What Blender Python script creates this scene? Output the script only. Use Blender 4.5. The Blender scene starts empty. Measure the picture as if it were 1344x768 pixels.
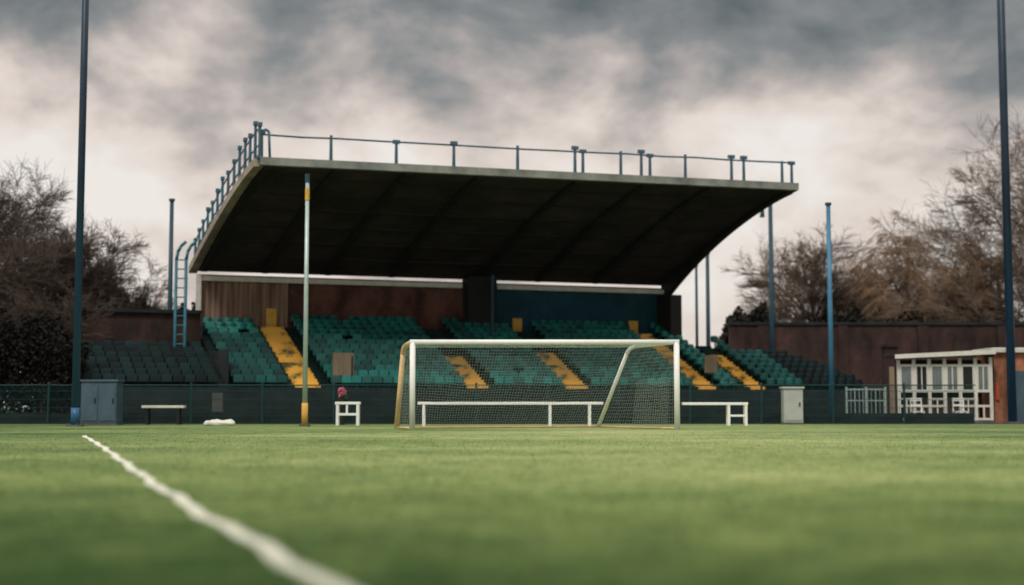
import bpy, math, random
import numpy as np
from mathutils import Vector
random.seed(7); rng=np.random.default_rng(7)
scene=bpy.context.scene
col=scene.collection
W={}   # world location of created objects

# ------------------------------------------------------------------ materials
def nt(name):
    m=bpy.data.materials.new(name); m.use_nodes=True
    n=m.node_tree; b=n.nodes['Principled BSDF']; return m,n,b
def mat(name,c,rough=.7,var=.25,scale=3.,metal=0.,bump=0.,spec=.3,objrand=0.,c2=None,detail=6,p0=.3,p1=.7,zmix=None):
    m,n,b=nt(name)
    tc=n.nodes.new('ShaderNodeTexCoord'); no=n.nodes.new('ShaderNodeTexNoise')
    no.inputs['Scale'].default_value=scale; no.inputs['Detail'].default_value=detail; no.inputs['Roughness'].default_value=.65
    n.links.new(tc.outputs['Object'],no.inputs['Vector'])
    r=n.nodes.new('ShaderNodeValToRGB'); r.color_ramp.elements[0].position=p0; r.color_ramp.elements[1].position=p1
    a=[x*(1-var) for x in c] if c2 is None else list(c2); d=[min(1,x*(1+var)) for x in c]
    r.color_ramp.elements[0].color=(*a,1); r.color_ramp.elements[1].color=(*d,1)
    n.links.new(no.outputs['Fac'],r.inputs['Fac'])
    out=r.outputs['Color']
    if zmix:   # paint faded towards another colour near the base: (colour, z0, z1)
        sp=n.nodes.new('ShaderNodeSeparateXYZ'); n.links.new(tc.outputs['Object'],sp.inputs[0])
        mr=n.nodes.new('ShaderNodeMapRange'); mr.interpolation_type='SMOOTHSTEP'
        mr.inputs['From Min'].default_value=zmix[1]; mr.inputs['From Max'].default_value=zmix[2]
        n.links.new(sp.outputs['Z'],mr.inputs[0]); mx=n.nodes.new('ShaderNodeMixRGB')
        mx.inputs[1].default_value=(*zmix[0],1); n.links.new(mr.outputs[0],mx.inputs[0]); n.links.new(out,mx.inputs[2]); out=mx.outputs[0]
    if objrand:
        oi=n.nodes.new('ShaderNodeObjectInfo'); h=n.nodes.new('ShaderNodeHueSaturation')
        mr=n.nodes.new('ShaderNodeMapRange'); mr.inputs['To Min'].default_value=1-objrand; mr.inputs['To Max'].default_value=1+objrand
        n.links.new(oi.outputs['Random'],mr.inputs['Value']); n.links.new(mr.outputs[0],h.inputs['Value'])
        n.links.new(out,h.inputs['Color']); out=h.outputs['Color']
    n.links.new(out,b.inputs['Base Color'])
    b.inputs['Roughness'].default_value=rough; b.inputs['Metallic'].default_value=metal
    b.inputs['Specular IOR Level'].default_value=spec
    if bump:
        bp=n.nodes.new('ShaderNodeBump'); bp.inputs['Strength'].default_value=bump
        n.links.new(no.outputs['Fac'],bp.inputs['Height']); n.links.new(bp.outputs[0],b.inputs['Normal'])
    return m
def brick(name,c1,c2,mortar,scale=4.):
    m,n,b=nt(name)
    tc=n.nodes.new('ShaderNodeTexCoord'); sp=n.nodes.new('ShaderNodeSeparateXYZ'); cb=n.nodes.new('ShaderNodeCombineXYZ')
    n.links.new(tc.outputs['Object'],sp.inputs[0]); ad=n.nodes.new('ShaderNodeMath'); ad.operation='ADD'
    n.links.new(sp.outputs['X'],ad.inputs[0]); n.links.new(sp.outputs['Y'],ad.inputs[1])
    n.links.new(ad.outputs[0],cb.inputs['X']); n.links.new(sp.outputs['Z'],cb.inputs['Y'])
    bk=n.nodes.new('ShaderNodeTexBrick'); bk.inputs['Scale'].default_value=scale
    bk.inputs['Color1'].default_value=(*c1,1); bk.inputs['Color2'].default_value=(*c2,1); bk.inputs['Mortar'].default_value=(*mortar,1)
    bk.inputs['Mortar Size'].default_value=.02
    n.links.new(cb.outputs[0],bk.inputs['Vector'])
    no=n.nodes.new('ShaderNodeTexNoise'); no.inputs['Scale'].default_value=.7; no.inputs['Detail'].default_value=8; no.inputs['Roughness'].default_value=.65
    mp=n.nodes.new('ShaderNodeMapping'); mp.inputs['Scale'].default_value=(1,1,.55)
    n.links.new(tc.outputs['Object'],mp.inputs[0]); n.links.new(mp.outputs[0],no.inputs['Vector'])
    mr=n.nodes.new('ShaderNodeMapRange'); mr.inputs['From Min'].default_value=.36; mr.inputs['From Max'].default_value=.64
    mr.inputs['To Min'].default_value=.25; mr.inputs['To Max'].default_value=1.6
    n.links.new(no.outputs['Fac'],mr.inputs[0])
    h=n.nodes.new('ShaderNodeHueSaturation'); n.links.new(bk.outputs['Color'],h.inputs['Color']); n.links.new(mr.outputs[0],h.inputs['Value'])
    n.links.new(h.outputs[0],b.inputs['Base Color']); b.inputs['Roughness'].default_value=.9
    return m
def planks(name,c1,c2,scale=6.):
    m,n,b=nt(name)
    tc=n.nodes.new('ShaderNodeTexCoord'); mp=n.nodes.new('ShaderNodeMapping'); mp.inputs['Scale'].default_value=(scale,scale,.35)
    no=n.nodes.new('ShaderNodeTexNoise'); no.inputs['Scale'].default_value=1.; no.inputs['Detail'].default_value=5
    n.links.new(tc.outputs['Object'],mp.inputs[0]); n.links.new(mp.outputs[0],no.inputs['Vector'])
    r=n.nodes.new('ShaderNodeValToRGB'); r.color_ramp.elements[0].position=.35; r.color_ramp.elements[1].position=.65
    r.color_ramp.elements[0].color=(*c1,1); r.color_ramp.elements[1].color=(*c2,1)
    n.links.new(no.outputs['Fac'],r.inputs[0]); n.links.new(r.outputs[0],b.inputs['Base Color']); b.inputs['Roughness'].default_value=.85
    return m

M_white=mat('white_paint',(.87,.87,.86),.4,.05,4)
M_offwhite=mat('aged_white_paint',(.68,.66,.60),.6,.15,3)
M_yellow=mat('worn_yellow_paint',(.76,.44,.08),.7,.12,.95,c2=(.10,.10,.05),p0=.40,p1=.50)
M_yellowp=mat('yellow_paint',(.70,.40,.08),.7,.2,2.5)
M_cream=mat('cream_paint',(.72,.50,.26),.6,.2,3)
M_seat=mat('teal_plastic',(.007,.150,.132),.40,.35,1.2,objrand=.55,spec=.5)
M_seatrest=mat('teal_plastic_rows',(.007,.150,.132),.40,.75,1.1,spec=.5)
M_seatdark=mat('shaded_teal_plastic',(.004,.018,.020),.6,.4,1.2,objrand=.5,spec=.2)  # same teal plastic with deep shade painted into the colour
M_seatmid=mat('half_shaded_teal_plastic',(.005,.065,.060),.5,.4,1.2,objrand=.5)  # same teal plastic with lighter shade painted into the colour
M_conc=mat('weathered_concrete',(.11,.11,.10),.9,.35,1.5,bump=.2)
M_terr=mat('dark_teal_terrace_concrete',(.008,.028,.028),.9,.4,1.2)  # concrete coloured dark teal to blend with the seats
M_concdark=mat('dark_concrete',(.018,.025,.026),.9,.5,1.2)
M_fascia=mat('pale_mossy_concrete',(.235,.245,.23),.85,.4,.8,c2=(.11,.12,.105))
M_fasciatan=mat('tan_concrete',(.40,.33,.27),.85,.25,.9,c2=(.20,.165,.135))
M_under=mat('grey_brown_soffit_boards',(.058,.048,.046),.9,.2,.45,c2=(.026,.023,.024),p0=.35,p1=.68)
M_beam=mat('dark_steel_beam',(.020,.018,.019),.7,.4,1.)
M_blue=mat('blue_grey_steel',(.06,.12,.17),.5,.3,3,metal=.1)
M_teal=mat('teal_steel',(.04,.15,.21),.5,.25,3,metal=.1)
M_polar=mat('navy_pole_paint',(.022,.038,.065),.4,.3,.8,metal=.2,zmix=((.028,.085,.18),1.5,10.))
M_polarb=mat('worn_blue_pole_paint',(.035,.12,.24),.4,.35,.9,metal=.1)
M_silver=mat('galvanised_steel',(.42,.52,.50),.4,.15,1.5,metal=.3)
M_bluepole=mat('blue_pole_paint',(.06,.19,.33),.4,.3,.8,metal=.1)
M_darkpole=mat('dark_blue_pole_paint',(.02,.06,.085),.5,.25,.8)
M_brickred=brick('dark_red_brick',(.14,.046,.034),(.09,.034,.028),(.08,.06,.055))
M_brickdk=brick('soot_dark_brick',(.055,.021,.016),(.036,.015,.013),(.028,.023,.02))
M_brickor=brick('orange_brick',(.44,.15,.065),(.36,.12,.05),(.3,.22,.17))
M_brickbr=brick('brown_brick',(.060,.024,.018),(.038,.018,.014),(.03,.025,.022))
M_wood=planks('brown_timber_cladding',(.12,.07,.052),(.32,.21,.15))
M_tanwood=planks('tan_timber',(.20,.15,.10),(.30,.23,.16),10)
M_bluewall=mat('navy_render',(.010,.055,.085),.8,.3,1.)
M_glass=mat('pale_window_glass',(.12,.15,.16),.12,.3,1.,spec=.8)
M_dark=mat('dark_interior',(.018,.02,.022),.8,.3,1.)
M_net=mat('grey_green_net',(.33,.38,.33),.8,.1,2)
M_fence=mat('dark_green_wire',(.008,.045,.048),.6,.3,2)
M_cab=mat('grey_blue_metal',(.07,.115,.15),.5,.25,1.5,metal=.1)
M_cabl=mat('light_grey_metal',(.42,.44,.42),.5,.15,1.5)
M_tarmac=mat('dark_tarmac',(.045,.047,.042),.95,.3,2.,bump=.2)
M_bark=mat('tree_bark',(.07,.052,.042),.95,.3,2)
M_twig=mat('bare_twigs',(.095,.070,.057),.95,.35,.3)
M_twigtan=mat('tan_twigs',(.25,.165,.105),.95,.35,.25)
M_twigg=mat('warm_grey_twigs',(.15,.108,.082),.95,.35,.3)
M_hedge=mat('dark_hedge_foliage',(.022,.02,.014),.95,.5,.6)
M_hedgeb=mat('brown_hedge_foliage',(.045,.031,.023),.95,.5,.6)
M_hedgel=mat('black_brown_hedge_foliage',(.013,.010,.009),.95,.5,.6)
M_pink=mat('pink_petals',(.5,.12,.22),.8,.3,6)
M_green=mat('green_leaves',(.05,.09,.03),.8,.3,6)
M_red=mat('red_paint',(.45,.08,.05),.6,.2,2)

# ------------------------------------------------------------------ mesh tools
class MB:
    def __init__(s): s.v=[]; s.f=[]
    def hexa(s,p):
        o=len(s.v); s.v+= [tuple(q) for q in p]
        for a in ((3,2,1,0),(4,5,6,7),(0,1,5,4),(1,2,6,5),(2,3,7,6),(3,0,4,7)): s.f.append(tuple(o+i for i in a))
        return s
    def loft(s,rings):
        o=len(s.v)
        for r in rings: s.v+=[tuple(q) for q in r]
        k=len(rings)
        for i in range(k-1):
            for j in range(4): s.f.append((o+4*i+j,o+4*i+(j+1)%4,o+4*i+4+(j+1)%4,o+4*i+4+j))
        s.f.append((o+3,o+2,o+1,o)); e=o+4*(k-1); s.f.append((e,e+1,e+2,e+3)); return s
    def box(s,c,d,ang=0.):
        x,y,z=[q/2 for q in d]; ca,sa=math.cos(ang),math.sin(ang); P=[]
        for zz in(-z,z):
            for a,b in((-x,-y),(x,-y),(x,y),(-x,y)): P.append((c[0]+a*ca-b*sa,c[1]+a*sa+b*ca,c[2]+zz))
        return s.hexa(P)
    def bx(s,x0,x1,y0,y1,z0,z1): return s.box(((x0+x1)/2,(y0+y1)/2,(z0+z1)/2),(x1-x0,y1-y0,z1-z0))
    def tube(s,p,q,r0,r1=None,n=10,cap=True):
        r1=r0 if r1 is None else r1
        p=Vector(p);q=Vector(q);d=(q-p).normalized()
        a=d.orthogonal().normalized(); b=d.cross(a); o=len(s.v)
        for c,r in((p,r0),(q,r1)):
            for i in range(n):
                t=2*math.pi*i/n; s.v.append(tuple(c+a*math.cos(t)*r+b*math.sin(t)*r))
        for i in range(n): s.f.append((o+i,o+(i+1)%n,o+n+(i+1)%n,o+n+i))
        if cap: s.f.append(tuple(o+i for i in range(n))[::-1]); s.f.append(tuple(o+n+i for i in range(n)))
        return s
    def path(s,pts,r,n=10):
        for a,b in zip(pts[:-1],pts[1:]): s.tube(a,b,r,r,n)
        return s
    def ball(s,c,r,nu=10,nv=6,sc=(1,1,1)):
        o=len(s.v)
        for j in range(1,nv):
            ph=math.pi*j/nv
            for i in range(nu):
                t=2*math.pi*i/nu; s.v.append((c[0]+sc[0]*r*math.sin(ph)*math.cos(t),c[1]+sc[1]*r*math.sin(ph)*math.sin(t),c[2]+sc[2]*r*math.cos(ph)))
        s.v.append((c[0],c[1],c[2]+sc[2]*r)); s.v.append((c[0],c[1],c[2]-sc[2]*r)); T=o+(nv-1)*nu
        for j in range(nv-2):
            for i in range(nu): s.f.append((o+j*nu+i,o+(j+1)*nu+i,o+(j+1)*nu+(i+1)%nu,o+j*nu+(i+1)%nu))
        for i in range(nu):
            s.f.append((T,o+i,o+(i+1)%nu)); k=o+(nv-2)*nu; s.f.append((T+1,k+(i+1)%nu,k+i))
        return s
def link(ob,loc,parent,label=None,cat=None,group=None,kind=None):
    col.objects.link(ob); loc=Vector(loc); W[ob.name]=loc
    if parent is not None: ob.parent=parent; ob.location=loc-W[parent.name]
    else: ob.location=loc
    if label: ob['label']=label
    if cat: ob['category']=cat
    if group: ob['group']=group
    if kind: ob['kind']=kind
    return ob
def mk(name,mb,m,loc=(0,0,0),parent=None,smooth=False,bevel=0,**k):
    me=bpy.data.meshes.new(name); L=Vector(loc)
    me.from_pydata([(v[0]-L.x,v[1]-L.y,v[2]-L.z) for v in mb.v],[],mb.f); me.materials.append(m)
    if smooth:
        for p in me.polygons: p.use_smooth=len(p.vertices)<=4
    ob=bpy.data.objects.new(name,me)
    if bevel:
        b=ob.modifiers.new('b','BEVEL'); b.width=bevel; b.segments=2; b.limit_method='ANGLE'
    return link(ob,L,parent,**k)
def empty(name,loc,parent=None,**k):
    ob=bpy.data.objects.new(name,None); ob.empty_display_size=.3
    return link(ob,loc,parent,**k)
def dup(src,loc,parent=None):
    o=src.copy(); return link(o,loc,parent)
def segmesh(segs,n=3):
    a=np.array(segs,dtype=np.float64); p=a[:,0:3];q=a[:,3:6];r0=a[:,6];r1=a[:,7]
    d=q-p; d/= np.maximum(np.linalg.norm(d,axis=1,keepdims=True),1e-9)
    h=np.where(np.abs(d[:,2:3])<.9,np.array([[0,0,1.]]),np.array([[1.,0,0]]))
    u=np.cross(d,h); u/=np.linalg.norm(u,axis=1,keepdims=True); w=np.cross(d,u)
    N=len(a); V=np.zeros((N,2*n,3))
    for i in range(n):
        t=2*math.pi*i/n; o=u*math.cos(t)+w*math.sin(t)
        V[:,i]=p+o*r0[:,None]; V[:,n+i]=q+o*r1[:,None]
    F=[]
    base=(np.arange(N)*2*n)[:,None]
    for i in range(n): F.append(base+np.array([[i,(i+1)%n,n+(i+1)%n,n+i]]))
    F=np.stack(F,1).reshape(-1,4)
    return V.reshape(-1,3),F
def fastmesh(name,V,F,m,loc=(0,0,0),parent=None,**k):
    me=bpy.data.meshes.new(name); nv=F.shape[1]; V=V-np.array(loc)
    me.vertices.add(len(V)); me.vertices.foreach_set('co',V.astype(np.float32).ravel())
    me.loops.add(F.size); me.loops.foreach_set('vertex_index',F.astype(np.int32).ravel())
    me.polygons.add(len(F)); me.polygons.foreach_set('loop_start',np.arange(0,F.size,nv,dtype=np.int32))
    me.update(calc_edges=True); me.validate(); me.materials.append(m)
    return link(bpy.data.objects.new(name,me),loc,parent,**k)

# ------------------------------------------------------------------ ground
def grassmat(blade=False):
    m,n,b=nt('turf_blades' if blade else 'turf')
    g=n.nodes.new('ShaderNodeNewGeometry')
    def noise(sc,det,stretch=(1,1,1)):
        mp=n.nodes.new('ShaderNodeMapping'); mp.inputs['Scale'].default_value=stretch
        no=n.nodes.new('ShaderNodeTexNoise'); no.inputs['Scale'].default_value=sc; no.inputs['Detail'].default_value=det; no.inputs['Roughness'].default_value=.6
        n.links.new(g.outputs['Position'],mp.inputs[0]); n.links.new(mp.outputs[0],no.inputs['Vector']); return no
    def math_(op,a,b_):
        q=n.nodes.new('ShaderNodeMath'); q.operation=op
        for i,v in enumerate((a,b_)):
            if isinstance(v,(int,float)): q.inputs[i].default_value=v
            else: n.links.new(v,q.inputs[i])
        return q.outputs[0]
    n1=noise(.22,5,(.6,1,1)); n2=noise(2.2,8); n3=noise(55,3)
    r=n.nodes.new('ShaderNodeValToRGB'); e=r.color_ramp.elements
    k=1.28 if blade else 1.0
    e[0].position=.30; e[0].color=(.060*k,.110*k,.038*k,1); e[1].position=.72; e[1].color=(.43*k,.45*k,.215*k,1)
    x=e.new(.5); x.color=(.205*k,.265*k,.098*k,1)
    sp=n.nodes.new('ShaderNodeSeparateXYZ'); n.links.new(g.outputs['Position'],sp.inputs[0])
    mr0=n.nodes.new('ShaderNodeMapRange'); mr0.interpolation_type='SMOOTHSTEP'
    mr0.inputs['From Min'].default_value=4.; mr0.inputs['From Max'].default_value=13.; mr0.inputs['To Min'].default_value=-.125; mr0.inputs['To Max'].default_value=.065  # foreground shade painted into the turf: darker towards the camera
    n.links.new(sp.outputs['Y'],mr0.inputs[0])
    dx=math_('MULTIPLY',math_('ABSOLUTE',math_('SUBTRACT',sp.outputs['X'],2.5),0.),-.012)  # vignette painted into the turf colour: darker towards both sides
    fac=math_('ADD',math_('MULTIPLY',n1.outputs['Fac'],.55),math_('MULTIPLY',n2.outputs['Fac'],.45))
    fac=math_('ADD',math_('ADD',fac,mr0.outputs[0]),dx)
    n.links.new(fac,r.inputs[0])
    mr=n.nodes.new('ShaderNodeMapRange'); mr.inputs['From Min'].default_value=.3; mr.inputs['From Max'].default_value=.7
    mr.inputs['To Min'].default_value=.7; mr.inputs['To Max'].default_value=1.25; n.links.new(n3.outputs['Fac'],mr.inputs[0])
    h=n.nodes.new('ShaderNodeHueSaturation'); n.links.new(r.outputs[0],h.inputs['Color']); n.links.new(mr.outputs[0],h.inputs['Value'])
    out=h.outputs[0]
    if blade:
        at=n.nodes.new('ShaderNodeAttribute'); at.attribute_name='paint'
        mx=n.nodes.new('ShaderNodeMixRGB'); mx.inputs[2].default_value=(.80,.78,.72,1)
        n.links.new(at.outputs['Fac'],mx.inputs[0]); n.links.new(out,mx.inputs[1]); out=mx.outputs[0]
    n.links.new(out,b.inputs['Base Color']); b.inputs['Roughness'].default_value=.9; b.inputs['Specular IOR Level'].default_value=.1
    if not blade:
        bp=n.nodes.new('ShaderNodeBump'); bp.inputs['Strength'].default_value=.35; bp.inputs['Distance'].default_value=.02
        n.links.new(n3.outputs['Fac'],bp.inputs['Height']); n.links.new(bp.outputs[0],b.inputs['Normal'])
    return m
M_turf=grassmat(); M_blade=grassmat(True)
g=MB(); g.v=[(-600,-40,0),(600,-40,0),(600,900,0),(-600,900,0)]; g.f=[(0,1,2,3)]
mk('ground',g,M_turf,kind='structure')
p=MB(); p.v=[(-60,52.2,.004),(60,52.2,.004),(60,90,.004),(-60,90,.004)]; p.f=[(0,1,2,3)]
mk('path',p,M_tarmac,kind='structure')
LP=np.array([(-.17,3.6),(-.58,4.97),(-.96,6.0),(-1.50,7.4),(-2.15,9.2),(-2.86,11.4),(-4.6,16.9),(-6.74,23.3),(-9.3,31.0)])
ys=np.concatenate([np.arange(3.6,12,.04),np.arange(12,31,.12)])
PF=np.poly1d(np.polyfit(LP[:,1],LP[:,0],4))
def lx(y): return PF(y)+.02*np.sin(y*2.1)+.012*np.sin(y*5.3)
l=MB(); xs=lx(ys)
for i,(x,y) in enumerate(zip(xs,ys)):
    w=.045+random.uniform(-.010,.010)
    l.v+=[(x-w*1.05+random.uniform(-.008,.008),y,.005),(x+w*1.05,y,.005)]
    if i: o=2*i; l.f.append((o-2,o-1,o+1,o))
M_line=mat('chalk_line_paint',(.72,.70,.64),.9,.35,14,c2=(.45,.47,.34))
mk('line_marking',l,M_line,kind='structure')
l=MB(); l.bx(-2,60,32.6,32.72,.004,.006); M_line2=mat('faded_line_paint',(.55,.55,.42),.9,.3,1)
mk('line_marking',l,M_line2,kind='structure')
N=260000
u=rng.random(N); y=4.3/(1-u*(1-4.3/44.)) ; x=(rng.random(N)*2-1)*(y*.37+.25)
hgt=rng.uniform(.010,.024,N)*np.clip(1.15-y/50,.3,1); wd=.0022*(y/4.3)**.75; an=rng.random(N)*6.283
lean=rng.normal(0,.012,(N,2))
V=np.zeros((N,3,3)); V[:,0]=np.c_[x-np.cos(an)*wd,y-np.sin(an)*wd,np.zeros(N)]
V[:,1]=np.c_[x+np.cos(an)*wd,y+np.sin(an)*wd,np.zeros(N)]; V[:,2]=np.c_[x+lean[:,0],y+lean[:,1],hgt]
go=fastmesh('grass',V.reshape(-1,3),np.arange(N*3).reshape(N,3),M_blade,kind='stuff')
d=np.abs(x-lx(y))
pt=((d<.048)&(y<31)&(rng.random(N)<.92)).astype(np.float32)
a=go.data.attributes.new('paint','FLOAT','POINT'); a.data.foreach_set('value',np.repeat(pt,3))
go['label']='short green turf blades covering the pitch'

# ------------------------------------------------------------------ grandstand
FL=np.array((-9.6,54.));FR=np.array((12.2,60.4));BL=np.array((-14.35,64.5));BR=np.array((7.9,72.4))
def S(s,t,z):
    a=FL+(FR-FL)*s; b=BL+(BR-BL)*s; q=a+(b-a)*t; return (q[0],q[1],z)
def sbox(mb,s0,s1,t0,t1,z0,z1):
    return mb.hexa([S(s0,t0,z0),S(s1,t0,z0),S(s1,t1,z0),S(s0,t1,z0),S(s0,t0,z1),S(s1,t0,z1),S(s1,t1,z1),S(s0,t1,z1)])
def zr(t): return 10.14-2.95*max(t,0)**1.4-.25*t*(1-t)
O=S(.5,.6,0)
st=empty('grandstand',O,label='covered football grandstand with sloping cantilever roof and green seats',cat='grandstand')
ZR=lambda t:zr(t)-.24
def slab(s0,s1,t0,t1,th,dz=0,n=1):
    return MB().loft([[S(s0,t,zr(t)-th+dz),S(s1,t,zr(t)-th+dz),S(s1,t,zr(t)+dz),S(s0,t,zr(t)+dz)] for t in np.linspace(t0,t1,n+1)])
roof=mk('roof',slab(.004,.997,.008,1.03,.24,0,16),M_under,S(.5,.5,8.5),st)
mk('fascia',slab(-.004,1.0,-.014,.0075,.30,.03),M_fascia,S(.5,0,10),roof,label='mossy pale grey concrete front edge')
mk('fascia',slab(-.012,.0035,.008,1.04,.32,.02,16),M_fasciatan,S(0,.5,8.5),roof,label='tan concrete side edge')
mk('fascia',slab(.9975,1.004,.008,1.0,.28,.02,16),M_beam,S(1,.5,8.5),roof,label='dark side edge')
def beam(s,w,big):
    ts=np.linspace(.012,.99,18)
    d=(lambda t:.14+.95*t**3) if big else (lambda t:.12+.10*t)
    return MB().loft([[S(s-w,a,ZR(a)-d(a)),S(s+w,a,ZR(a)-d(a)),S(s+w,a,ZR(a)+.01),S(s-w,a,ZR(a)+.01)] for a in ts])
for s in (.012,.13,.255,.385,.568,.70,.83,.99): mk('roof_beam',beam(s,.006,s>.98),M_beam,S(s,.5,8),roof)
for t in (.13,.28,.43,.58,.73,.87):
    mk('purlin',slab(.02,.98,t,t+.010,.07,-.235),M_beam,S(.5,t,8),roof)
fr=[0.0,.118,.232,.335,.452,.56,.575,.648,.688,.705,.775,.868,.893,.972,.992]
r=MB(); r.path([S(s,.006,10.15+.92+random.uniform(-.02,.02)) for s in np.linspace(0,.995,16)],.036,6)
mk('rail',r,M_blue,S(.5,0,11),roof,smooth=True)
for i,s in enumerate(fr):
    h=1.02+random.uniform(-.05,.12)
    r=MB(); r.tube(S(s,.006,10.1),S(s,.006,10.15+h),.07,.055,8)
    r.box(S(s,.006,10.17),(.24,.2,.06),.3)
    if i%3!=1: r.box(S(s,.006,10.15+h-.06),(.28,.14,.14),.3)
    mk('railing_post',r,M_blue,S(s,.006,10.12),roof)
r=MB(); r.path([S(.0,.006,11.05),S(.006,.006,11.3),S(.012,.006,11.2),S(.014,.006,10.2)],.05,8); mk('railing_post',r,M_blue,S(.01,.006,10.1),roof,smooth=True)
lt=[.0,.06,.13,.20,.28,.36,.45,.54,.62,.70,.78,.86,.93,1.0]
LH=lambda t:1.5-.25*t
for i,t in enumerate(lt):
    h=LH(t)+random.uniform(-.15,.15)
    r=MB(); r.tube(S(-.004,t,zr(t)),S(-.004,t,zr(t)+h),.07,.055,8); r.box(S(-.004,t,zr(t)+h-.06),(.16,.26,.14),.3); r.box(S(-.004,t,zr(t)+.05),(.2,.2,.1),.3)
    mk('railing_post',r,M_blue if t<.5 else M_teal,S(-.004,t,zr(t)),roof)
for hh in(.55,1.2):
    r=MB(); r.path([S(-.004,t,zr(t)+hh*(1-.17*t)) for t in lt],.032,6); mk('rail',r,M_blue,S(-.004,.5,9.5),roof)
def wall(name,s0,s1,t0,t1,z0,z1,m,**k):
    return mk(name,sbox(MB(),s0,s1,t0,t1,z0,z1),m,S((s0+s1)/2,t0,z0),st,**k)
wall('wall',.0,.175,.985,1.005,0,6.65,M_wood,label='brown timber clad wall')
wall('wall',.177,.535,.987,1.005,0,6.65,M_brickred,label='dark red brick rear wall')
wall('wall',.60,1.0,.985,1.005,0,6.65,M_bluewall,label='navy rendered rear wall')
wall('wall',.537,.598,.93,1.003,0,6.9,M_dark,label='black central pier')
wall('wall',-.3,-.012,.80,.82,0,4.7,M_brickbr,label='brown brick side wall')
wall('wall',-.31,-.011,.785,.835,4.703,4.85,M_concdark,label='stone coping')
for a,b in((.005,.53),(.605,.985)): wall('white_beam',a,b,.962,.980,6.34,6.56,M_offwhite)
wall('column',.972,.998,.86,.98,0,6.2,M_beam)
wall('column',-.004,.004,.955,.975,0,6.6,M_offwhite)
r=MB(); r.tube(S(.575,.86,3.9),S(.575,.86,6.9),.09,n=10); mk('column',r,M_darkpole,S(.575,.86,3.9),st)
wall('wall',-.006,-.001,.42,.94,0,3.0,M_concdark)
# terraces
NR=13
T0,DT,Z0,DZ=.35,.62/NR,1.30,3.2/NR
def terrace(s0,s1,n,m=M_terr):
    mb=MB()
    for i in range(n):
        sbox(mb,s0,s1,T0+DT*i,T0+DT*(i+1),0 if i==0 else Z0+DZ*(i-1)-.1,Z0+DZ*i)
    return mk('terrace',mb,m,S((s0+s1)/2,T0,0),st)
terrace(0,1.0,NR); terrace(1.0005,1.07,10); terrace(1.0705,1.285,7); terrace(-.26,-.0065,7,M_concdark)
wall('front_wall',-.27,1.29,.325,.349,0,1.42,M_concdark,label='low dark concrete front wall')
wall('wall',1.0,1.285,.71,.725,0,3.1,M_brickdk)
aisles=[(.137,.023,range(0,13)),(.455,.021,range(0,7)),(.652,.022,range(0,8)),(.925,.019,range(0,13)),(1.035,.016,range(0,8))]
for s,AW,rows in aisles:
    mb=MB(); mg=MB()
    for i in range(NR):
        if s>1 and i>9: continue
        tgt=mb if i in rows else mg
        z=Z0+DZ*i; t=T0+DT*i
        sbox(tgt,s-AW,s+AW,t+.001,t+DT*.5,z-.02,z+.012)
        if i<NR-1: sbox(tgt,s-AW,s+AW,t+DT*.5,t+DT-.001,z-.02,z+DZ*.5)
        sbox(tgt,s-AW,s+AW,t-.004,t,z-.24,z+.012)
    mk('aisle_steps',mb,M_yellow,S(s,.5,1.3),st,label='worn yellow painted aisle steps')
    if mg.v: mk('aisle_steps',mg,M_terr,S(s,.5,3),st,label='unpainted upper aisle steps')
for s,zt in((.142,5.15),(.652,4.95),(.915,4.95)):
    wall('wall',s-.010,s+.010,.975,.984,4.3,zt,M_yellowp,label='yellow gate panel at top of aisle')
th=math.atan2(6.9,21.95)
SC=.82
def seatmesh(m):
    mb=MB()
    for a,b,za,zb in((-.22,-.08,.43,.415),(-.08,.08,.415,.41),(.08,.2,.41,.42)):
        mb.hexa([(-.25,a,za-.03),(.25,a,za-.03),(.25,b,zb-.03),(-.25,b,zb-.03),(-.25,a,za),(.25,a,za),(.25,b,zb),(-.25,b,zb)])
    for z0,z1,y0,y1,w0,w1 in((.42,.60,.19,.215,.25,.255),(.60,.72,.215,.24,.255,.24),(.72,.79,.24,.26,.24,.16)):
        mb.hexa([(-w0,y0,z0),(w0,y0,z0),(w0,y0+.03,z0),(-w0,y0+.03,z0),(-w1,y1,z1),(w1,y1,z1),(w1,y1+.03,z1),(-w1,y1+.03,z1)])
    mb.hexa([(-.04,.1,0),(.04,.1,0),(.04,.18,0),(-.04,.18,0),(-.04,.1,.39),(.04,.1,.39),(.04,.18,.39),(-.04,.18,.39)])
    me=bpy.data.meshes.new('stadium_seat'); me.from_pydata([(a*SC,b*SC,c*SC) for a,b,c in mb.v],[],mb.f); me.materials.append(m); return me
ms=seatmesh(M_seat); msd=seatmesh(M_seatdark); msm=seatmesh(M_seatmid)
places=[]
sp=.445/23.
def in_aisle(s): return any(abs(s-a[0])<a[1]+sp*.45 for a in aisles)
for i in range(NR):
    for k in range(int(1.0/sp)):
        s=.012+sp*k
        if s>.985 or in_aisle(s): continue
        if i>=NR-1 and .52<s<.62: continue
        if i>=NR-1 and s<.12: continue
        if random.random()<.012: continue
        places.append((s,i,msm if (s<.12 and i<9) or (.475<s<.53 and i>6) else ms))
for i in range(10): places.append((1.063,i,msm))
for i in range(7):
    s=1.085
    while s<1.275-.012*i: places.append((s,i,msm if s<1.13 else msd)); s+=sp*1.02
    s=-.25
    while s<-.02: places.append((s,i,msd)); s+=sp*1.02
def dist(pl): 
    q=S(pl[0],T0+DT*(pl[1]+.55),0); return math.hypot(q[0],q[1])
places.sort(key=dist)
rest=[]
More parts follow.
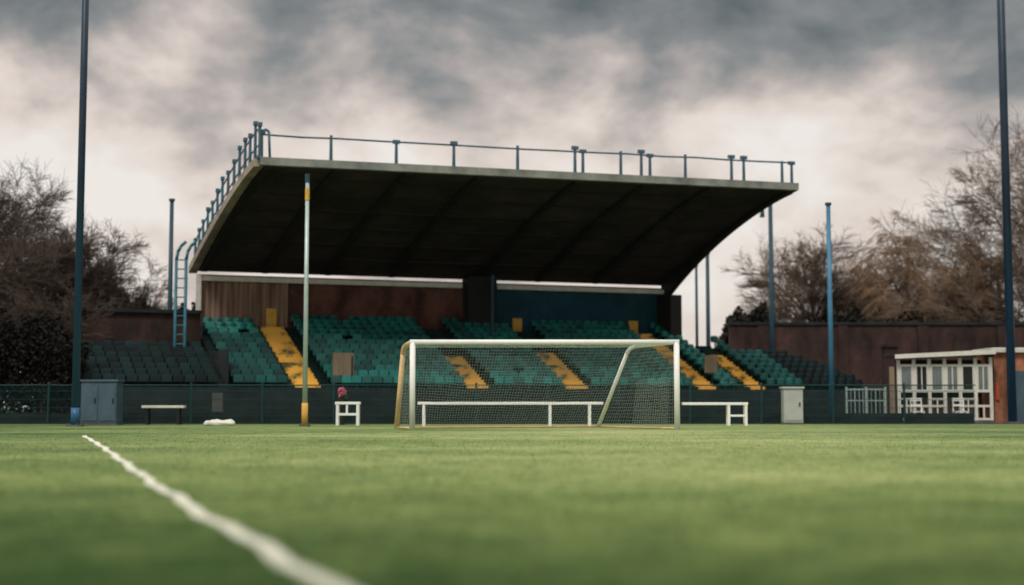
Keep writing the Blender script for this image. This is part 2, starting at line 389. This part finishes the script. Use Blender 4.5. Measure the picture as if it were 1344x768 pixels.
for j,(s,i,m) in enumerate(places):
    q=S(s,T0+DT*(i+.55),Z0+DZ*i+.001)
    if j<300:
        o=bpy.data.objects.new('stadium_seat',m); o.rotation_euler=(0,0,th+random.uniform(-.05,.05))
        link(o,q,None,label='teal plastic seat on uncovered terrace, shade painted into its colour' if m is msd else 'green plastic stadium seat bolted to concrete terrace',cat='seat',group='seats on the grandstand terraces')
    else: rest.append((q,m))
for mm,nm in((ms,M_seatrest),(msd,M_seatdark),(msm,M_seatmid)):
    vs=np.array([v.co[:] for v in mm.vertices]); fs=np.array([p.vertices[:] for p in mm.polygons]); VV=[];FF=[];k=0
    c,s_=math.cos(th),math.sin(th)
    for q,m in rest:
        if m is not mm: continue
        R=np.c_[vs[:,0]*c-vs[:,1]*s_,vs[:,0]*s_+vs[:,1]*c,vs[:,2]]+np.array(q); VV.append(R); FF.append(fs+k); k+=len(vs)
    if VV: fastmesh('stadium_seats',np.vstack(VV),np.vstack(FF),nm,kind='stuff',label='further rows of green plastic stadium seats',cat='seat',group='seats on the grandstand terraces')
for s,t,z,w,h in((.215,.47,1.95,.9,.95),(.965,.52,2.2,.65,.8)):
    q=S(s,t,z-.6)
    e=empty('notice_board',q,label='faded tan board standing among the seats',cat='board')
    mk('panel',MB().box((q[0],q[1]-.6,z+h/2),(w,.05,h),th),M_tanwood,q,e)
    b=MB(); b.box((q[0]-w*.4,q[1]-.54,z+.1),(.06,.06,1.4),th); mk('leg',b,M_beam,q,e)
    b=MB(); b.box((q[0]+w*.4,q[1]-.50,z+.1),(.06,.06,1.4),th); mk('leg',b,M_beam,q,e)
# access ladder
q=(-14.35,60.5,0)
e=empty('access_ladder',q,label='tall teal steel access ladder beside the grandstand',cat='ladder')
for dx in (0,.42):
    b=MB(); b.path([(q[0]+dx,q[1],0),(q[0]+dx,q[1],6.9),(q[0]+dx+.06,q[1]+.02,7.25),(q[0]+dx+.18,q[1]+.05,7.5),(q[0]+dx+.38,q[1]+.1,7.7)],.07,8); mk('side_rail',b,M_teal,q,e,smooth=True)
for z in np.arange(.5,7.2,.40): mk('rung',MB().tube((q[0],q[1],z),(q[0]+.42,q[1],z),.028,n=6),M_teal,(q[0],q[1],z),e)

# ------------------------------------------------------------------ perimeter fence
PW=2.6; FY=52.; FH=1.42
x0=-24.7; base=None
for k in range(16):
    loc=(x0+PW*k,FY,0)
    lab=dict(label='dark green wire mesh fence panel beside the pitch',cat='fence',group='fence panels along the pitch')
    if base is None:
        e=empty('fence_panel',loc,**lab)
        b=MB(); b.tube(loc,(loc[0],FY,FH+.05),.04,n=8); b.ball((loc[0],FY,FH+.05),.045,8,4); p1=mk('post',b,M_fence,loc,e)
        sg=[]
        for i in range(1,44): sg.append((loc[0]+i*PW/44,FY,.02,loc[0]+i*PW/44,FY,FH,.007,.007))
        for z in(.05,.3,.6,.9,1.2): sg.append((loc[0],FY+.01,z,loc[0]+PW,FY+.01,z,.008,.008))
        V,F=segmesh(sg,4); p2=fastmesh('wire_mesh',V,F,M_fence,loc,e)
        b=MB(); b.tube((loc[0],FY,FH),(loc[0]+PW,FY,FH),.022,n=6); p3=mk('top_rail',b,M_fence,loc,e)
        b=MB(); b.bx(loc[0]+.05,loc[0]+PW-.05,FY+.06,FY+.09,.02,.4); p4=mk('kick_board',b,M_concdark,loc,e)
        base=(e,p1,p2,p3,p4)
    else:
        e=dup(base[0],loc)
        for pp in base[1:]: dup(pp,loc,e)

# ------------------------------------------------------------------ goal
g0=(-2.76,39.5,0.); g1=(4.57,39.5,0.); H=2.42
e=empty('football_goal',((g0[0]+g1[0])/2,39.5,0),label='white football goal with sagging pale net on the turf',cat='goal')
gl=W[e.name]
for q in(g0,g1): mk('goal_post',MB().tube(q,(q[0],q[1],H),.08,n=14),M_white,q,e,smooth=True)
mk('crossbar',MB().tube((g0[0]-.075,39.5,H),(g1[0]+.075,39.5,H),.07,n=14),M_white,(gl[0],39.5,H),e,smooth=True)
bl=(-3.36,41.6,0.03); br=(2.62,43.4,.03); tl=(-3.12,40.9,2.33); tr=(3.45,41.6,2.36)
def bez(a,b,c,n=8): return [tuple((1-t)**2*np.array(a)+2*t*(1-t)*np.array(b)+t*t*np.array(c)) for t in np.linspace(0,1,n)]
b=MB(); b.path([(g1[0],39.5,H)]+bez((3.58,41.4,2.38),tr,(3.38,41.8,2.2),5)+[br],.06,10); mk('stanchion',b,M_white,g1,e,smooth=True)
b=MB(); b.path([(g0[0],39.5,H)]+bez((-3.02,40.6,2.38),tl,(-3.14,41.0,2.15),6)+[bl],.075,10); mk('stanchion',b,M_cream,g0,e,smooth=True)
mk('ground_bar',MB().path([(g0[0],39.5,.03),bl,br,(g1[0],39.5,.03)],.025,8),M_cream,bl,e,smooth=True)
sg=[]
def netgrid(a,b_,c,d,nu,nv,sag=.0):
    A,B,C,D=[np.array(q,float) for q in(a,b_,c,d)]
    G=np.zeros((nu+1,nv+1,3))
    for i in range(nu+1):
        for j in range(nv+1):
            u,v=i/nu,j/nv; q=(A*(1-u)+B*u)*(1-v)+(D*(1-u)+C*u)*v
            q=q+np.array([0,-1.,-.3])*sag*math.sin(math.pi*u)*math.sin(math.pi*min(1,v*1.05))*(1+.3*math.sin(u*17+v*5))
            q=q+rng.normal(0,.006,3); q[2]=max(q[2],.02); G[i,j]=q
    for i in range(nu+1):
        for j in range(nv+1):
            if i<nu: sg.append((*G[i,j],*G[i+1,j],.0034,.0034))
            if j<nv: sg.append((*G[i,j],*G[i,j+1],.0034,.0034))
netgrid(tl,tr,br,bl,80,30,.28)
netgrid((g0[0],39.5,H),(g1[0],39.5,H),tr,tl,80,14,.0)
netgrid((g0[0],39.5,H),tl,bl,(g0[0],39.5,.03),12,24,.0)
netgrid((g1[0],39.5,H),tr,br,(g1[0],39.5,.03),32,24,.0)
netgrid((3.55,40.6,1.35),(4.4,39.8,1.45),(4.35,40.0,.05),(3.45,40.9,.05),16,20,.15)
V,F=segmesh(sg,3); fastmesh('net',V,F,M_net,gl,e)

# ------------------------------------------------------------------ benches/barriers
def bench(x0,x1,y,h,legs,m=M_white,lab='long low white painted bench behind the goal',dep=.35,name='bench',lm=None):
    e=empty(name,((x0+x1)/2,y,0),label=lab,cat=name)
    mk('seat' if name=='bench' else 'top',MB().bx(x0,x1,y-dep/2,y+dep/2,h-.09,h),m,((x0+x1)/2,y,h),e,bevel=.01)
    for xx in legs:
        b=MB(); b.bx(xx-.045,xx+.045,y-dep/2+.01,y-dep/2+.08,0,h-.092); b.bx(xx-.045,xx+.045,y+dep/2-.08,y+dep/2-.01,0,h-.092); b.bx(xx-.03,xx+.03,y-dep/2+.08,y+dep/2-.08,.28,.34)
        mk('leg',b,lm or m,(xx,y,0),e)
    return e
bench(-3.1,3.0,47.,.79,(-2.9,1.25,2.55))
e=bench(5.75,7.95,48.2,.78,(7.3,7.88),lab='white painted bench with ladder frame end')
b=MB(); b.bx(7.335,7.845,48.03,48.09,.30,.37); mk('crossbar',b,M_white,(7.6,48,.3),e)
e=bench(-6.0,-5.15,48.5,.80,(-5.92,-5.23),lab='small white timber trestle with cross rails',name='trestle')
b=MB(); b.bx(-5.88,-5.27,48.33,48.39,.34,.42); b.bx(-5.63,-5.56,48.34,48.38,.421,.70); mk('crossbar',b,M_white,(-5.6,48.5,.3),e)
bench(-13.1,-11.6,50.6,.68,(-12.9,-11.8),m=M_offwhite,lab='short off white bench by the fence',lm=M_concdark)
q=(-5.98,50.2,0)
e=empty('flower_planter',q,label='tall dark planter with pink flowers by fence',cat='planter')
b=MB(); b.tube(q,(q[0],q[1],.95),.11,.17,12); mk('pot',b,M_dark,q,e)
b=MB()
for i in range(60):
    b.ball((q[0]+random.uniform(-.11,.11),q[1]+random.uniform(-.1,.1),1.0+random.random()*.3),.038,6,4)
mk('flowers',b,M_pink,q,e)
b=MB()
for i in range(30): b.ball((q[0]+random.gauss(0,.08),q[1]+random.gauss(0,.08),.93+random.random()*.15),.05,6,4,(1,1,.5))
mk('leaves',b,M_green,q,e)
b=MB(); b.ball((-9.75,47.6,.07),.5,24,12,(1.0,.5,.24)); 
o=mk('ground_sheet',b,M_offwhite,(-9.75,47.6,0),None,smooth=True,label='crumpled white ground sheet lying on the grass',cat='sheet')
tx=bpy.data.textures.new('crumple','CLOUDS'); tx.noise_scale=.22
d_=o.modifiers.new('d','DISPLACE'); d_.texture=tx; d_.strength=.22

# ------------------------------------------------------------------ cabinets
def cabinet(x0,x1,y,h,m,lab,doors=2,dep=.8):
    e=empty('cabinet',((x0+x1)/2,y,0),label=lab,cat='cabinet'); c=((x0+x1)/2,y,0)
    mk('body',MB().bx(x0,x1,y,y+dep,.06,h),m,c,e,bevel=.02)
    mk('roof',MB().bx(x0-.05,x1+.05,y-.05,y+dep+.05,h+.002,h+.07),m,c,e,bevel=.01)
    mk('plinth',MB().bx(x0-.03,x1+.03,y-.03,y+dep+.03,0,.058),M_conc,c,e)
    w=(x1-x0)/doors
    for i in range(doors):
        d=mk('door',MB().bx(x0+i*w+.04,x0+(i+1)*w-.04,y-.025,y-.002,.15,h-.1),m,c,e)
        mk('handle',MB().bx(x0+i*w+w*.78,x0+i*w+w*.84,y-.06,y-.027,h*.5,h*.62),M_dark,c,d)
    return e
cabinet(-15.0,-13.75,49.6,1.5,M_cab,'grey blue metal equipment cabinet by the fence')
cabinet(9.75,10.45,51.2,1.28,M_cabl,'pale grey utility cabinet beside the fence',1,.5)
q=(-10.9,53.,0); e=empty('notice_board',q,label='small pale notice behind the wire fence',cat='board')
mk('panel',MB().bx(-11.15,-10.75,53.,53.04,.45,1.15),M_conc,q,e); mk('post',MB().bx(-10.98,-10.92,53.05,53.1,0,1.1),M_dark,q,e)

# ------------------------------------------------------------------ poles
def pole(x,y,h,r,m,lab,tip=None,foot=None,lamp=False,taper=.72,fh=.75,fm=1.2):
    e=empty('pole',(x,y,0),label=lab,cat='pole')
    mk('shaft',MB().tube((x,y,0),(x,y,h),r,r*taper,14),m,(x,y,0),e,smooth=True)
    b=MB(); b.tube((x,y,0),(x,y,.06),r*2.2,r*2.2,14)
    for i in range(4):
        a=i*math.pi/2+.5; b.tube((x+math.cos(a)*r*1.7,y+math.sin(a)*r*1.7,.06),(x+math.cos(a)*r*1.7,y+math.sin(a)*r*1.7,.11),.02,n=6)
    mk('base_plate',b,M_conc,(x,y,0),e)
    if tip: mk('cap',MB().tube((x,y,h-.68),(x,y,h-.3),r*.9,r*.9,14),tip,(x,y,h),e); mk('finial',MB().tube((x,y,h-.1),(x,y,h+.18),r*.9,r*.9,10),M_darkpole,(x,y,h),e)
    else: mk('cap',MB().tube((x,y,h-.05),(x,y,h+.05),r*1.1,r*1.1,14),M_darkpole,(x,y,h),e)
    if foot: mk('sleeve',MB().tube((x,y,.065),(x,y,fh),r*fm,r*fm,14),foot,(x,y,0),e,smooth=True)
    if lamp:
        b=MB(); b.tube((x,y,h-.2),(x-.4,y,h-.15),.03,n=8); b.hexa([(x-.55,y-.12,h-.75),(x-.32,y-.12,h-.75),(x-.32,y+.12,h-.75),(x-.55,y+.12,h-.75),(x-.48,y-.1,h-.18),(x-.36,y-.1,h-.18),(x-.36,y+.1,h-.18),(x-.48,y+.1,h-.18)]); mk('lamp',b,M_darkpole,(x,y,h),e)
pole(-13.95,45.6,20,.125,M_polar,'very tall navy steel mast, bluer towards its foot',foot=M_polarb,taper=.85,fh=.6,fm=1.12)
pole(19.35,55.2,24,.17,M_polar,'very tall dark blue steel mast near the kiosk',taper=.85)
pole(-6.65,45.8,8.0,.085,M_silver,'slim silver pole with yellow top and yellow foot',tip=M_yellowp,foot=M_yellowp)
pole(12.15,54.2,8.4,.11,M_bluepole,'plain light blue steel pole by the fence')
pole(13.55,74.,11.3,.15,M_darkpole,'dark blue pole with a small hanging lamp',lamp=True)
pole(-14.95,62,9.7,.12,M_darkpole,'dark pole standing beside the grandstand')
pole(10.15,73.5,8.6,.13,M_darkpole,'dark teal pole behind the grandstand')
pole(9.5,73.,7.9,.09,M_darkpole,'thin dark teal pole behind the grandstand')
# ------------------------------------------------------------------ kiosk
kx0,kx1,ky=15.05,18.75,55.6
e=empty('kiosk',((kx0+kx1)/2,ky,0),label='white framed glazed kiosk with flat roof',cat='kiosk'); c=W[e.name]
D_=1.5
r_=mk('roof',MB().hexa([(kx0-.15,ky-.3,2.56),(kx1+.05,ky-.3,2.72),(kx1+.05,ky+D_,2.72),(kx0-.15,ky+D_,2.56),(kx0-.15,ky-.3,2.64),(kx1+.05,ky-.3,2.82),(kx1+.05,ky+D_,2.82),(kx0-.15,ky+D_,2.64)]),M_concdark,c,e)
mk('fascia',MB().hexa([(kx0-.17,ky-.34,2.50),(kx1+.05,ky-.34,2.68),(kx1+.05,ky-.305,2.68),(kx0-.17,ky-.305,2.50),(kx0-.17,ky-.34,2.66),(kx1+.05,ky-.34,2.86),(kx1+.05,ky-.305,2.86),(kx0-.17,ky-.305,2.66)]),M_offwhite,c,r_)
mk('wall',MB().bx(kx0+.3,kx1,ky+1.3,ky+1.4,0,2.5),M_brickdk,c,e,label='dark brick rear wall')
xs_=np.linspace(kx0,kx1-.1,7)
for i,xx in enumerate(xs_): mk('post',MB().bx(xx-.01,xx+.11,ky,ky+.09,0,2.47+.025*(xx-kx0)),M_offwhite,(xx,ky,0),e)
for i in range(6):
    a,b_=xs_[i]+.112,xs_[i+1]-.012
    w=mk('window',MB().bx(a+.05,b_-.05,ky+.03,ky+.045,1.30,2.2),M_glass if i%3!=1 else M_dark,(a,ky,1.3),e)
    f=MB(); f.bx(a,b_,ky+.01,ky+.08,2.2,2.29); f.bx(a,b_,ky+.01,ky+.08,1.20,1.30); f.bx(a,a+.05,ky+.012,ky+.075,1.3,2.2); f.bx(b_-.05,b_,ky+.012,ky+.075,1.3,2.2)
    if i%2: f.bx((a+b_)/2-.02,(a+b_)/2+.02,ky+.012,ky+.075,1.3,2.2)
    mk('frame',f,M_offwhite,(a,ky,1.3),w)
    if i!=3:
        f=MB(); f.bx(a,b_,ky+.02,ky+.07,.62,.71); f.bx(a,b_,ky+.02,ky+.07,.12,.20); f.bx((a+b_)/2-.03,(a+b_)/2+.03,ky+.02,ky+.07,.20,.62)
        if i%2==0: f.bx(a,b_,ky+.02,ky+.07,.90,.97); f.bx((a+b_)/2-.025,(a+b_)/2+.025,ky+.022,ky+.068,.71,.90)
        mk('rail',f,M_offwhite,(a,ky,.1),e)
mk('floor',MB().bx(kx0,kx1,ky-.1,ky+1.28,.006,.11),M_conc,c,e)
mk('counter',MB().bx(kx0+.5,kx1-.3,ky+.7,ky+1.1,.115,1.0),M_wood,c,e)
def chair(x,y,m):
    e=empty('chair',(x,y,0),label='white wooden chair beside the kiosk',cat='chair',group='white chairs by the kiosk')
    mk('seat',MB().bx(x-.22,x+.22,y-.22,y+.22,.43,.47),m,(x,y,.45),e)
    b=MB(); b.bx(x-.22,x-.18,y+.18,y+.22,.471,.98); b.bx(x+.18,x+.22,y+.18,y+.22,.471,.98); b.bx(x-.18,x+.18,y+.185,y+.215,.86,.97); b.bx(x-.18,x+.18,y+.185,y+.215,.66,.73); mk('backrest',b,m,(x,y,.5),e)
    for a in(-.2,.2):
        for c_ in(-.2,.2): mk('leg',MB().bx(x+a-.02,x+a+.02,y+c_-.02,y+c_+.02,0,.428),m,(x+a,y+c_,0),e)
chair(15.6,54.9,M_white); chair(17.2,54.8,M_white)
e=empty('brick_building',(20.5,56.,0),label='small orange brick building with cream roof edge',cat='building'); c=W[e.name]
mk('wall',MB().bx(18.95,23.5,56.0,58,0,2.75),M_brickor,c,e)
mk('roof',MB().bx(18.82,23.7,55.8,58.2,2.755,2.95),M_offwhite,c,e,bevel=.02)
d=mk('door',MB().bx(19.75,20.3,55.95,55.998,.02,2.05),M_cab,c,e); mk('handle',MB().bx(20.16,20.24,55.9,55.948,1.,1.12),M_silver,c,d)
w=mk('window',MB().bx(20.8,21.6,55.96,55.998,1.1,2.1),M_glass,c,e)
f=MB(); f.bx(20.72,21.68,55.94,55.997,2.1,2.18); f.bx(20.72,21.68,55.92,55.997,1.0,1.098); f.bx(20.72,20.798,55.94,55.997,1.1,2.1); f.bx(21.602,21.68,55.94,55.997,1.1,2.1); mk('frame',f,M_white,c,w)
mk('sign_panel',MB().bx(18.99,19.12,55.93,55.99,.9,1.6),M_red,c,e)
e=empty('railing',(13.7,55.,0),label='pale grey picket railing beside the kiosk',cat='railing'); c=W[e.name]
for xx in(12.9,13.65,14.4): mk('post',MB().bx(xx-.04,xx+.04,54.96,55.04,0,1.4),M_silver,(xx,55,0),e)
b=MB()
for z in(.25,.85,1.28): b.bx(12.9,14.4,55.045,55.08,z,z+.05)
for xx in np.arange(13.05,14.35,.16): b.bx(xx-.012,xx+.012,54.92,54.955,.15,1.35)
mk('rails',b,M_silver,c,e)
b=MB(); b.tube((14.45,54.2,0),(14.45,54.2,2.15),.11,.1,10); mk('timber_post',b,M_tanwood,(14.45,54.2,0),None,label='rough tan timber post beside the railing',cat='post')

# ------------------------------------------------------------------ rear walls
e=empty('brick_wall',(22,75,0),label='long dark brick wall with stone coping',cat='wall'); c=W[e.name]
mk('face',MB().bx(11.5,42,75,75.4,0,4.95),M_brickdk,c,e); mk('coping',MB().bx(11.4,42.1,74.9,75.5,4.953,5.1),M_concdark,c,e)
for xx in np.arange(13,42,4.2): mk('pier',MB().bx(xx,xx+.5,74.85,74.998,0,4.9),M_brickdk,(xx,75,0),e)
b=MB(); b.bx(17.3,17.9,66.,66.6,0,3.4); b.bx(17.22,17.98,65.92,66.68,3.4,3.52); mk('brick_pier',b,M_brickdk,(17.6,66,0),None,label='dark square brick pier before the wall',cat='pier')

# ------------------------------------------------------------------ vegetation
def tree(x,y,h,spread,seed,mtw,lab,willow=False,lean=0,cnt=(12,9,8,7),tr=.22,fork=.2,tw=.012):
    R=random.Random(seed); T=[];C=[]
    def rv(): return Vector((R.gauss(0,1),R.gauss(0,1),R.gauss(0,1)))
    def br(p,d,L,r,lev):
        n=(5,4,3,2,1)[lev]; pts=[p]; out=T if lev<=1 else C
        for i in range(n):
            d=(d+rv()*(.08,.12,.12,.12,.1)[lev]+Vector((0,0,(.10,.07,.06,.05,.0)[lev] if not willow or lev<2 else (-.25,-.5,-.6)[lev-2]))).normalized()
            q=p+d*L/n; ra=r*(1-.6*i/n); rb=r*(1-.6*(i+1)/n)
            out.append((*p,*q,ra,rb)); p=q; pts.append((p,d,rb))
        if lev==4: return
        for j in range(cnt[lev]):
            f=R.uniform(fork if lev==0 else .12,1); i=min(n-1,int(f*n)); 
            bp,bd,brr=pts[i+1]; prev=pts[i] if i==0 else pts[i][0]
            fr_=f*n-i; pos=(Vector(prev)*(1-fr_)+Vector(bp)*fr_)
            side=rv(); side=(side-side.dot(bd)*bd).normalized(); an=R.uniform(.4,.95)
            nd=(bd*math.cos(an)+side*math.sin(an)); nd=Vector((nd.x*spread,nd.y*spread,nd.z if nd.z>0 else nd.z*.3)).normalized()
            k=(1.3-.5*f) if lev==0 else 1
            br(pos,nd,L*R.uniform(.36,.56)*k*(1.15 if lev==0 else 1)*(1.2 if lev==3 else 1),max(brr*.5,tw),lev+1)
    br(Vector((x,y,0)),Vector((lean,0,1)).normalized(),h*.68,tr,0)
    e=empty('tree',(x,y,0),label=lab,cat='tree')
    V,F=segmesh(T,6); fastmesh('trunk',V,F,M_bark,(x,y,0),e)
    V,F=segmesh(C,3); fastmesh('crown',V,F,mtw,(x,y,0),e)
tl_='bare winter tree with dense brown twigs'
D5=(16,10,9,7)
tree(-24.8,68,11.4,1.2,1,M_twig,tl_,cnt=(18,11,9,8),tw=.011); tree(-21.6,69,9.8,1.3,2,M_twig,tl_,cnt=(18,11,9,8),tw=.011); tree(-27.5,66,12,1.2,3,M_twig,tl_,tw=.011)
tree(-23.0,63,8.8,1.3,4,M_twig,'smaller bare tree with grey brown twigs',cnt=D5,tw=.011); tree(-18.7,71,8.4,1.35,5,M_twig,'bare tree behind the brown wall',cnt=D5,tw=.0105)
tree(-19.6,60,6.2,1.3,7,M_twig,'low bare thicket tree behind the fence',cnt=D5,tw=.010)
tree(18.9,86,11.2,1.3,11,M_twigg,'rounded bare tree above the brick wall',cnt=(18,11,9,8),tw=.0125); tree(15.8,88,7.6,1.2,14,M_twigg,'low bare tree above the brick wall')
tree(21.0,88,8.6,1.2,19,M_twigg,'low bare tree beside the willow',cnt=D5)
tree(24.8,84,12.4,.85,12,M_twigtan,'tan willow tree with drooping bare twigs',willow=True,cnt=(16,10,9,8),tw=.013)
tree(27.0,85,11.4,.85,17,M_twigtan,'tan willow tree with drooping bare twigs',willow=True,cnt=(15,10,9,7),tw=.013)
tree(22.8,87,9.8,.85,15,M_twigtan,'small tan willow with drooping twigs',willow=True,cnt=(15,10,9,7),tw=.013)
tree(31.0,80,16.8,1.25,13,M_twigg,'large bare tree with spreading grey branches',cnt=(20,11,9,8),tw=.0125); tree(30.5,88,14,1.2,16,M_twigg,'bare grey tree behind the willow',cnt=D5)
def hedge(x0,x1,y0,y1,h,m,n,lab,seed,sz=.16):
    r=np.random.default_rng(seed); xx=r.uniform(x0,x1,n); yy=r.uniform(y0,y1,n)
    prof=h*(.80+.12*np.sin(xx*1.3+seed)+.06*np.sin(xx*3.7)+.03*np.sin(xx*9+yy*3))
    zz=prof*r.random(n)**.6; zz+=np.abs(r.normal(0,.12,n))
    c=np.c_[xx,yy,zz]; a=r.normal(0,1,(n,3)); a/=np.linalg.norm(a,axis=1,keepdims=True); b=np.cross(a,r.normal(0,1,(n,3))); b/=np.linalg.norm(b,axis=1,keepdims=True)
    s=r.uniform(.4,1,n)[:,None]*sz; V=np.stack([c-a*s-b*s*.5,c+a*s-b*s*.5,c+a*s*.6+b*s*.6,c-a*s*.6+b*s*.6],1).reshape(-1,3); V[:,2]=np.maximum(V[:,2],.01)
    fastmesh('hedge',V,np.arange(n*4).reshape(-1,4),m,((x0+x1)/2,(y0+y1)/2,0),label=lab,cat='hedge')
hedge(-30,-16.9,54,57,4.4,M_hedgel,44000,'tall dark brown hedge behind the fence',1,.10)
hedge(-30,-14.5,70,72,6.9,M_hedgel,28000,'dark overgrown hedge below bare trees',2,.16)
hedge(11.5,22,78,80,6.4,M_hedge,28000,'dark evergreen hedge above the brick wall',3,.17)
hedge(21,45,79,81,6.6,M_hedgeb,32000,'brown hedge above the brick wall',4,.17)

# ------------------------------------------------------------------ sky & light
w=bpy.data.worlds.new('World'); scene.world=w; w.use_nodes=True; n=w.node_tree; bg=n.nodes['Background']
sky=n.nodes.new('ShaderNodeTexSky'); sky.sky_type='NISHITA'; sky.sun_disc=False
SE,SA=math.radians(52),math.radians(195)
sky.sun_elevation=SE; sky.sun_rotation=SA; sky.air_density=1.2; sky.dust_density=3
tc=n.nodes.new('ShaderNodeTexCoord'); sx=n.nodes.new('ShaderNodeSeparateXYZ'); n.links.new(tc.outputs['Generated'],sx.inputs[0])
def wn(scale,det,st,off=(0,0,0),dist=0,ro=.52):
    mp=n.nodes.new('ShaderNodeMapping'); mp.inputs['Scale'].default_value=st; mp.inputs['Location'].default_value=off
    no=n.nodes.new('ShaderNodeTexNoise'); no.inputs['Scale'].default_value=scale; no.inputs['Detail'].default_value=det; no.inputs['Roughness'].default_value=ro; no.inputs['Distortion'].default_value=dist
    n.links.new(tc.outputs['Generated'],mp.inputs[0]); n.links.new(mp.outputs[0],no.inputs['Vector']); return no
def mth(op,a,b=None,c=None):
    q=n.nodes.new('ShaderNodeMath'); q.operation=op
    for i,v in enumerate((a,b,c)):
        if v is None: continue
        if isinstance(v,(int,float)): q.inputs[i].default_value=v
        else: n.links.new(v,q.inputs[i])
    return q.outputs[0]
n1=wn(3.4,4,(1,1,1.9),(3.1,.4,1.7),.2,.45); n2=wn(7.5,8,(1,1,1.6),(4,2,6),.15,.56)
def mrange(v,a,b,c,d):
    q=n.nodes.new('ShaderNodeMapRange'); q.interpolation_type='SMOOTHSTEP'
    n.links.new(v,q.inputs[0])
    for i,x in enumerate((a,b,c,d)): q.inputs[i+1].default_value=x
    return q.outputs[0]
el=mrange(sx.outputs['Z'],.15,.29,0.10,.90)
D=mth('ADD',el,mth('MULTIPLY',mth('SUBTRACT',n1.outputs['Fac'],.52),1.3))
D=mth('ADD',D,mth('MULTIPLY',mth('SUBTRACT',n2.outputs['Fac'],.5),1.9))
D=mth('ADD',D,mth('MULTIPLY',sx.outputs['X'],.36))
cr=n.nodes.new('ShaderNodeValToRGB'); e_=cr.color_ramp.elements
e_[0].position=.0; e_[0].color=(.88,.83,.78,1); e_[1].position=1.; e_[1].color=(.115,.138,.143,1)
for ps,cc in((.25,(.77,.675,.61)),(.48,(.48,.43,.405)),(.70,(.255,.262,.262))): q=e_.new(ps); q.color=(*cc,1)
n.links.new(D,cr.inputs[0])
hi=mrange(sx.outputs['Z'],.36,.6,0.,1.)
mx=n.nodes.new('ShaderNodeMixRGB'); mx.inputs[2].default_value=(1.2,1.16,1.06,1); n.links.new(hi,mx.inputs[0]); n.links.new(cr.outputs[0],mx.inputs[1])
sc=n.nodes.new('ShaderNodeVectorMath'); sc.operation='SCALE'; sc.inputs['Scale'].default_value=10.; n.links.new(mx.outputs[0],sc.inputs[0])
m3=n.nodes.new('ShaderNodeMixRGB'); m3.inputs[0].default_value=.05; n.links.new(sc.outputs[0],m3.inputs[1]); n.links.new(sky.outputs[0],m3.inputs[2])
n.links.new(m3.outputs[0],bg.inputs['Color']); bg.inputs['Strength'].default_value=.1
sd=bpy.data.lights.new('sun','SUN'); sd.energy=1.5; sd.angle=math.radians(14); sd.color=(1,.95,.87)
so=bpy.data.objects.new('sun',sd); col.objects.link(so)
dirv=Vector((math.sin(SA)*math.cos(SE),math.cos(SA)*math.cos(SE),math.sin(SE)))
so.rotation_euler=dirv.to_track_quat('Z','Y').to_euler()

# ------------------------------------------------------------------ camera
cd=bpy.data.cameras.new('camera'); cam=bpy.data.objects.new('camera',cd); col.objects.link(cam)
cam.location=(0,0,.61); cam.rotation_euler=(math.radians(90+4.62),0,0)
cd.lens=50; cd.sensor_width=36; cd.clip_end=3000; cd.clip_start=.05
cd.dof.use_dof=True; cd.dof.focus_distance=34; cd.dof.aperture_fstop=.5
scene.camera=cam
scene.view_settings.view_transform='Standard'; scene.view_settings.look='None'; scene.view_settings.exposure=0
